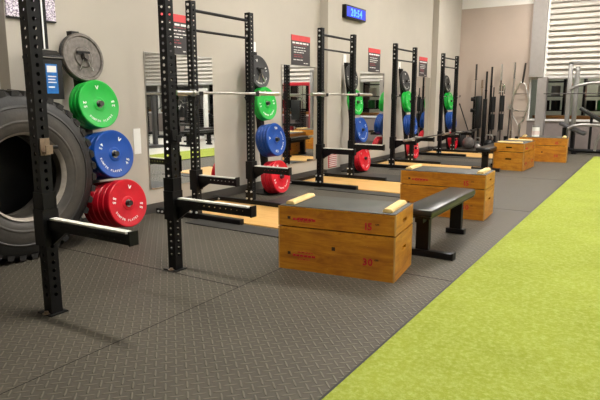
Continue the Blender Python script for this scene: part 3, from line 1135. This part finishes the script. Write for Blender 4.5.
# bars with pads: two padded black squat bars
def pad_bar(label, x, zlo, zhi, y=by - .06):
    t = thing('padded_bar', label, 'bar', (x, y, .05))
    b = BM(); add_cyl(b, (0, 0, 0), (0, 0, zhi + .25), .016, 12); obj('shaft', b, 'darksteel', t)
    for a, c in ((zlo, (zlo + zhi) / 2 - .03), ((zlo + zhi) / 2 + .03, zhi)):
        b = BM(); add_cyl(b, (0, 0, a), (0, 0, c), .065, 18); obj('pad', b, 'vinyl', t)
    b = BM(); add_cyl(b, (.0, -.02, zlo - .02), (.0, -.30, zlo - .02), .014, 10); obj('grip', b, 'black2', t)
    b = BM(); add_cyl(b, (0, 0, .0), (0, 0, .10), .03, 12); obj('end_sleeve', b, 'steel', t)
pad_bar('black padded squat bar upright, left of two beside the chrome loop', -3.79, .42, 1.30)
pad_bar('black padded squat bar upright, right of two beside the chrome loop', -3.56, .42, 1.33)
t = thing('yoke_bar', 'bulky black padded yoke bar upright behind the far bench', 'bar', (-4.10, by - .26, -.05))
b = BM(); add_box(b, (-.10, -.08, .55), (.06, .08, 1.42), None, .03); obj('shoulder_pad', b, 'vinyl', t)
b = BM(); add_box(b, (.10, -.05, .05), (.19, .05, 1.34), None, .01); obj('frame_tube', b, 'black', t)
b = BM(); add_box(b, (-.10, -.05, .05), (.10, .05, .12)); obj('foot_tube', b, 'black', t, False)
b = BM(); add_cyl(b, (0, 0, .12), (0, 0, .6), .03, 12); obj('stem', b, 'black2', t)
t = thing('hook_bar', 'black upright bar with two round rollers at its ends', 'bar', (-4.27, by - .10, 0))
b = BM(); add_box(b, (-.035, -.035, .05), (.035, .035, 1.35)); obj('stem', b, 'black', t, False)
for z in (1.28, .98):
    b = BM(); add_cyl(b, (-.10, 0, z), (.08, 0, z), .055, 18); obj('roller', b, 'vinyl', t)
t = thing('chrome_loop_handle', 'chrome loop handle attachment hanging between the padded bars', 'handle', (-3.56, by - .14, 1.42))
b = BM(); add_tube(b, [(-.07, 0, 0), (-.075, 0, .16), (-.05, 0, .24), (0, 0, .27), (.05, 0, .24), (.075, 0, .16), (.07, 0, 0)], .014, 10); obj('loop', b, 'chrome', t)
b = BM(); add_cyl(b, (-.07, 0, .06), (.07, 0, .06), .012, 10); obj('cross_grip', b, 'steel', t)
# trap bar standing against the wall
t = thing('trap_bar', 'steel hexagonal trap bar standing against the beige far wall', 'bar', (-3.13, FY - .09, .05))
hexp = [(-.03, 1.68), (.10, 1.68 - .05), (.22, 1.20), (.10, .68), (-.02, .55), (-.18, .80), (-.22, 1.20), (-.14, 1.45), (-.03, 1.68)]
b = BM(); add_tube(b, [(x, 0, z) for x, z in hexp], .017, 10); obj('hex_frame', b, 'steel', t)
for z in (1.37, .92):
    b = BM(); add_cyl(b, (-.18, 0, z), (.19, 0, z), .015, 10); obj('handle', b, 'chrome', t)
b = BM(); add_cyl(b, (.02, 0, 1.65), (.07, 0, 2.17), .024, 14); obj('sleeve', b, 'darksteel', t)
b = BM(); add_cyl(b, (.02, 0, .56), (.0, 0, 0), .024, 14); obj('sleeve', b, 'steel', t)
t = thing('landmine_pulley', 'steel pulley on a dark stem left of the trap bar', 'pulley', (-3.33, by - .10, .98))
b = BM(); add_lathe(b, [(-.03, .02), (-.03, .07), (.03, .07), (.03, .02)], 20, 'y', (0, 0, .1), True); obj('pulley', b, 'steel', t)
b = BM(); add_tube(b, [(.0, 0, .10), (.10, 0, .03), (.22, 0, .0)], .012, 8); obj('arm', b, 'chrome', t)
b = BM(); add_cyl(b, (0, 0, .04), (-.02, 0, -.78), .018, 10); obj('stem', b, 'darksteel', t)
b = BM(); add_cyl(b, (0, 0, -.90), (0, 0, -.80), .05, 14); obj('weight_foot', b, 'black2', t)

# odds and ends on the floor in the corner
t = thing('slam_ball', 'grey textured slam ball on the floor in the far corner', 'ball', (-4.10, 14.75, .16))
b = BM(); bmesh.ops.create_icosphere(b, subdivisions=4, radius=.16)
for v in b.verts:
    v.co *= 1 + .02 * math.sin(v.co.x * 70) * math.sin(v.co.y * 70) * math.sin(v.co.z * 70)
obj('shell', b, 'fabric', t)
b = BM(); add_cyl(b, (0, 0, .155), (0, 0, .167), .03, 14); obj('valve', b, 'black2', t)
b = BM(); add_lathe(b, [(-.04, .05), (-.04, .215), (-.03, .225), (.03, .225), (.04, .215), (.04, .05)], 40, 'x', closed=True)
psrc = obj('weight_plate', b, 'blackp'); psrc.location = (-4.50, 15.15, .225)
tag(psrc, 'black plate standing on edge in the far corner, left of two', 'weight plate')
pc = psrc.copy(); COL.objects.link(pc); pc.location = (-4.38, 15.15, .225); tag(pc, 'black plate standing on edge in the far corner, right of two', 'weight plate')
t = thing('leaning_pole', 'thin black pole leaning on the wall in the far corner', 'pole', (-4.05, 15.1, 0))
b = BM(); add_cyl(b, (0, 0, .01), (-.60, .55, 1.16), .014, 10); obj('shaft', b, 'black2', t)
b = BM(); add_cyl(b, (-.575, .527, 1.112), (-.60, .55, 1.16), .019, 10); obj('tip', b, 'black', t)
def kettlebell(label, x, y, s, m):
    t = thing('kettlebell', label, 'kettlebell', (x, y, 0))
    b = BM(); bmesh.ops.create_uvsphere(b, u_segments=24, v_segments=14, radius=.11 * s)
    for v in b.verts:
        v.co.z = max(v.co.z, -.09 * s) + .09 * s
    obj('bell', b, m, t)
    b = BM(); add_tube(b, [(-.055 * s, 0, .16 * s), (-.075 * s, 0, .23 * s), (-.05 * s, 0, .285 * s), (.05 * s, 0, .285 * s), (.075 * s, 0, .23 * s), (.055 * s, 0, .16 * s)], .017 * s, 10)
    obj('handle', b, 'steel', t)
kettlebell('black kettlebell on the floor before the bar stand', -3.95, 15.05, 1.0, 'black2')
kettlebell('larger black kettlebell on the floor left of the bar stand', -3.70, 15.25, 1.25, 'black2')
kettlebell('small pale kettlebell on the floor by the bar stand', -3.86, 14.75, .75, 'silver')
t = thing('wipes_canister', 'white canister with red print on the farthest orange box', 'canister', (-2.16, 12.86, .506))
b = BM(); add_cyl(b, (0, 0, 0), (0, 0, .20), .075, 24); obj('tub', b, 'white', t)
b = BM(); add_cyl(b, (0, 0, .20), (0, 0, .235), .078, 24); obj('lid', b, 'silver', t)
b = BM(); add_lathe(b, [(.04, .0755), (.04, .077), (.12, .077), (.12, .0755)], 24, 'z', closed=True); obj('label_band', b, 'vent', t)

# ------------------------------------------------------------------ machines beyond the turf
def silver_machine(x, y):
    t = thing('smith_machine', 'silver framed machine with twin posts and grey pads by the shutter', 'machine', (x, y, 0))
    for dx, dy, h in ((0, 0, 2.16), (.14, .12, 2.06)):
        b = BM(); add_box(b, (dx - .05, dy - .04, .05), (dx + .05, dy + .04, h), None, .008)
        obj('post', b, 'silver', t)
    b = BM(); add_box(b, (-.05, -.04, 2.10), (1.35, .04, 2.17), None, .008); obj('top_beam', b, 'silver', t)
    b = BM(); add_box(b, (1.25, -.04, .05), (1.35, .04, 2.12), None, .008); obj('post', b, 'silver', t)
    b = BM(); add_cyl(b, (-.55, -.10, 1.42), (1.7, -.10, 1.42), .013, 12); obj('bar', b, 'darksteel', t)
    b = BM(); add_tube(b, [(.02, -.1, 1.52), (.20, -.12, 1.60), (.45, -.12, 1.66), (1.1, -.12, 1.68)], .035, 12); obj('upper_arm', b, 'silver', t)
    b = BM(); add_tube(b, [(.10, -.5, .60), (.22, -.5, .67), (.40, -.5, .70), (.95, -.5, .69)], .035, 12); obj('lower_arm', b, 'silver', t)
    b = BM(); add_tube(b, [(.0, -.3, .62), (.0, -.3, .28), (.08, -.3, .13), (.22, -.3, .08), (1.1, -.3, .08)], .045, 12); obj('base_tube', b, 'black', t)
    b = BM(); add_tube(b, [(.05, .25, .05), (.5, .25, .05), (1.1, .25, .05)], .03, 10); obj('base_tube', b, 'black', t)
    for xx in (.25, .9):
        b = BM(); add_box(b, (xx - .05, -.38, 0), (xx + .05, .32, .05)); obj('skid', b, 'black', t, False)
    b = BM(); add_box(b, (-.31, -.19, -.04), (.31, .19, .04), None, .02)
    p = obj('seat_pad', b, 'greyvinyl', t); p.location = (.18, -.3, .60); p.rotation_euler = (0, math.radians(24), 0)
    b = BM(); add_box(b, (-.30, -.15, -.04), (.30, .15, .04), None, .02)
    p = obj('back_pad', b, 'vinyl', t); p.location = (.56, -.25, .92); p.rotation_euler = (0, math.radians(32), 0)
    b = BM(); add_tube(b, [(.70, -.45, .10), (.72, -.45, .34), (.80, -.45, .50)], .03, 10); obj('front_leg', b, 'silver', t)
    b = BM(); add_cyl(b, (.56, -.25, .08), (.56, -.25, .88), .03, 12); obj('back_strut', b, 'black2', t)
    b = BM(); add_box(b, (.12, .0, .06), (.19, .28, .62)); obj('stack_shroud', b, 'black2', t, False)
    return t
silver_machine(-1.86, 15.15)

def cable_tower(label, x, y, rz, frame, accent='black2', H=2.15):
    t = thing('cable_tower', label, 'machine', (x, y, 0), rz)
    b = BM(); add_box(b, (-.55, -.35, 0), (.55, .35, .08), None, .01); obj('base', b, frame, t)
    for sx in (-.48, .48):
        b = BM(); add_box(b, (sx - .05, -.06, .08), (sx + .05, .06, H), None, .008); obj('post', b, frame, t)
    b = BM(); add_box(b, (-.53, -.06, H), (.53, .06, H + .11), None, .01); obj('top_beam', b, frame, t)
    b = BM()
    for k in range(14):
        add_box(b, (-.16, .06, .12 + k * .062), (.16, .22, .17 + k * .062))
    obj('weight_stack', b, accent, t, False)
    for sx in (-.08, .08):
        b = BM(); add_cyl(b, (sx, .14, .08), (sx, .14, H), .012, 8); obj('guide_rod', b, 'chrome', t)
    b = BM(); add_box(b, (-.22, -.62, .45), (.22, -.18, .53), None, .02); obj('seat_pad', b, 'vinyl', t)
    b = BM(); add_box(b, (-.05, -.45, .08), (.05, -.35, .45)); obj('seat_post', b, frame, t, False)
    b = BM(); add_box(b, (-.17, -.18, .62), (.17, -.08, 1.25), None, .03); obj('back_pad', b, 'vinyl', t)
    b = BM(); add_tube(b, [(-.55, -.40, H - .53), (-.35, -.42, H - .37), (0, -.42, H - .33), (.35, -.42, H - .37), (.55, -.40, H - .53)], .016, 8); obj('pull_bar', b, 'chrome', t)
    b = BM(); add_cyl(b, (0, -.42, H - .33), (0, -.05, H + .03), .006, 6); obj('cable', b, 'black2', t)
    return t
cable_tower('dark grey framed cable machine across the turf, nearest in the mirrors', 1.9, 10.4, math.radians(100), 'greyvinyl', H=1.36)
cable_tower('black framed cable machine across the turf behind the dark grey one', 3.6, 11.4, math.radians(75), 'black', H=1.45)
cable_tower('black framed cable machine in mid gym, in front of far right shutter', 4.2, 13.9, math.radians(140), 'black2', H=1.4)
cable_tower('white framed cable machine near the far shutter seen in mirrors', 2.7, 13.6, math.radians(20), 'whitef', H=1.50)
cable_tower('red framed cable machine under the shutter by the dumbbells', .15, 15.5, 0, 'redf', H=1.70)
cable_tower('black framed cable machine beside the red one under the shutter', 1.38, 15.45, math.radians(-4), 'black', H=1.65)
cable_tower('silver framed cable machine far across the gym', 5.2, 13.2, math.radians(60), 'silver', H=1.50)
cable_tower('black framed cable machine far across the gym near the shutter', 4.9, 15.3, math.radians(10), 'black', H=1.60)
cable_tower('black framed cable machine at far right of the gym', 6.6, 14.8, math.radians(30), 'black', H=1.55)

def treadmill(label, x, y, rz):
    t = thing('treadmill', label, 'treadmill', (x, y, 0), rz)
    b = BM(); add_box(b, (-.38, -.9, .05), (.38, .9, .20), None, .03); obj('deck', b, 'black2', t)
    b = BM(); add_box(b, (-.26, -.86, .20), (.26, .70, .206)); obj('belt', b, 'smooth', t, False)
    for s in (-1, 1):
        b = BM(); add_tube(b, [(s * .38, .75, .15), (s * .38, .68, 1.15)], .035, 10); obj('mast', b, 'silver', t)
        b = BM(); add_tube(b, [(s * .38, .66, 1.05), (s * .38, .15, .98)], .022, 10); obj('handrail', b, 'black2', t)
    b = BM(); add_box(b, (-.42, .60, 1.12), (.42, .74, 1.42), Matrix.Translation((0, 0, 0)), .03); obj('console', b, 'black2', t)
    b = BM(); add_box(b, (-.22, .592, 1.18), (.22, .60, 1.38)); obj('screen', b, 'bluelabel', t, False)
treadmill('black treadmill across the turf, left of two seen in mirrors', 3.2, 9.4, math.radians(90))
treadmill('black treadmill across the turf, right of two seen in mirrors', 5.3, 10.3, math.radians(90))

# dumbbell rack and its dumbbells
def dumbbell_rack(x, y, rz, where):
    t = thing('dumbbell_rack', 'black three tier dumbbell rack ' + where, 'dumbbell rack', (x, y, 0), rz)
    for s in (-1, 1):
        b = BM(); add_prism(b, [(-.30, 0), (.30, 0), (.30, .06), (.22, 1.05), (.14, 1.05), (-.24, .06), (-.30, .06)], 'x', s * .95 - .02, s * .95 + .02); obj('side_frame', b, 'black', t, False)
    for z, yy in ((.30, -.10), (.64, .02), (.98, .14)):
        b = BM(); add_box(b, (-.95, yy - .11, z - .02), (.95, yy + .11, z)); obj('shelf', b, 'black2', t, False)
    m = Matrix.Translation((x, y, 0)) @ Matrix.Rotation(rz, 4, 'Z')
    for r, (z, yy) in enumerate(((.30, -.10), (.64, .02), (.98, .14))):
        for k in range(6):
            o = copy_tree(DB)
            p = m @ Vector((-.80 + k * .32, yy, z + .062))
            o.location = p; o.rotation_euler = (0, 0, rz)
            tag(o, 'black dumbbell, %s from left on the %s tier of the rack %s' % (ordinal(k), ('bottom', 'middle', 'top')[r], where), 'dumbbell', 'dumbbells on the racks')
DB = bpy.data.objects.new('dumbbell', None)
COL.objects.link(DB)
b = BM(); add_cyl(b, (0, -.07, 0), (0, .07, 0), .016, 12); obj('handle', b, 'chrome', DB)
for s in (-1, 1):
    b = BM(); add_cyl(b, (0, s * .065, 0), (0, s * .155, 0), .062, 16); obj('head', b, 'black2', DB)
DB0 = DB
dumbbell_rack(1.0, 14.2, math.radians(8), 'under the shutter')
dumbbell_rack(3.0, 15.5, 0, 'at the far wall')
DB.location = (.6, 13.4, .07); DB.rotation_euler = (0, 0, .5)
tag(DB, 'single black dumbbell lying on the pale floor beyond the turf', 'dumbbell')
t = flat_bench('black flat bench on the pale floor across the turf', 1.1, 11.2, 12.4)
flat_bench('black flat bench across the turf near the dumbbell rack', 2.0, 12.3, 13.4)

# things behind the window strip
for k in range(9):
    x = -2.6 + k * 1.15
    t = thing('storage_rack', '%s black storage rack from the left behind the window strip' % ordinal(k), 'rack', (x, FY + 1.5 + .3 * (k % 2), 0))
    for s in (-1, 1):
        b = BM(); add_box(b, (s * .34 - .03, -.2, 0), (s * .34 + .03, .2, 2.2)); obj('side', b, ('black', 'black2', 'silver')[k % 3], t, False)
    for z in (.5, .95, 1.35, 1.75):
        b = BM(); add_box(b, (-.31, -.2, z), (.31, .2, z + .03)); obj('shelf', b, 'black2', t, False)
    for j, (zz, mm) in enumerate(((.98, 'black2'), (1.38, ('silver', 'white', 'redf')[k % 3]), (.98, 'greenf' if k == 1 else 'black'))):
        b = BM(); add_cyl(b, ((-.16, .1, .12)[j], -.02, zz), ((-.16, .1, .12)[j], -.02, zz + .27), .12, 16); obj('stored_drum', b, mm, t)
t = thing('wood_counter', 'brown wooden counter behind the window strip', 'counter', (-2.9, FY + .45, 0))
obj('top', boxbm((0, 0, .78), (11.3, .5, .85)), 'counter', t, False)
obj('front', boxbm((.02, .05, 0), (11.28, .45, .78)), 'counter', t, False)
for x in (-1.35, .6, 3.6):
    t = thing('wall_lamp', 'glowing warm wall lamp behind the window strip', 'lamp', (x, FY + 3.19, 1.45), 0, 'warm lamps behind the window')
    b = BM(); add_box(b, (-.16, -.05, -.16), (.16, 0, .16), None, .02); obj('housing', b, 'white', t)
    b = BM(); add_box(b, (-.14, -.06, -.14), (.14, -.05, .14)); obj('diffuser', b, 'warm', t, False)
for x in (-1.6, 2.0, 5.6):
    t = thing('ceiling_light', 'ceiling light in the room behind the window strip', 'ceiling light', (x, FY + 2.2, 2.56), 0, 'lights behind the window')
    b = BM(); add_box(b, (-.4, -.12, .01), (.4, .12, .035)); obj('frame', b, 'whitef', t, False)
    obj('diffuser', boxbm((-.38, -.10, 0), (.38, .10, .01)), 'roomlamp', t, False)
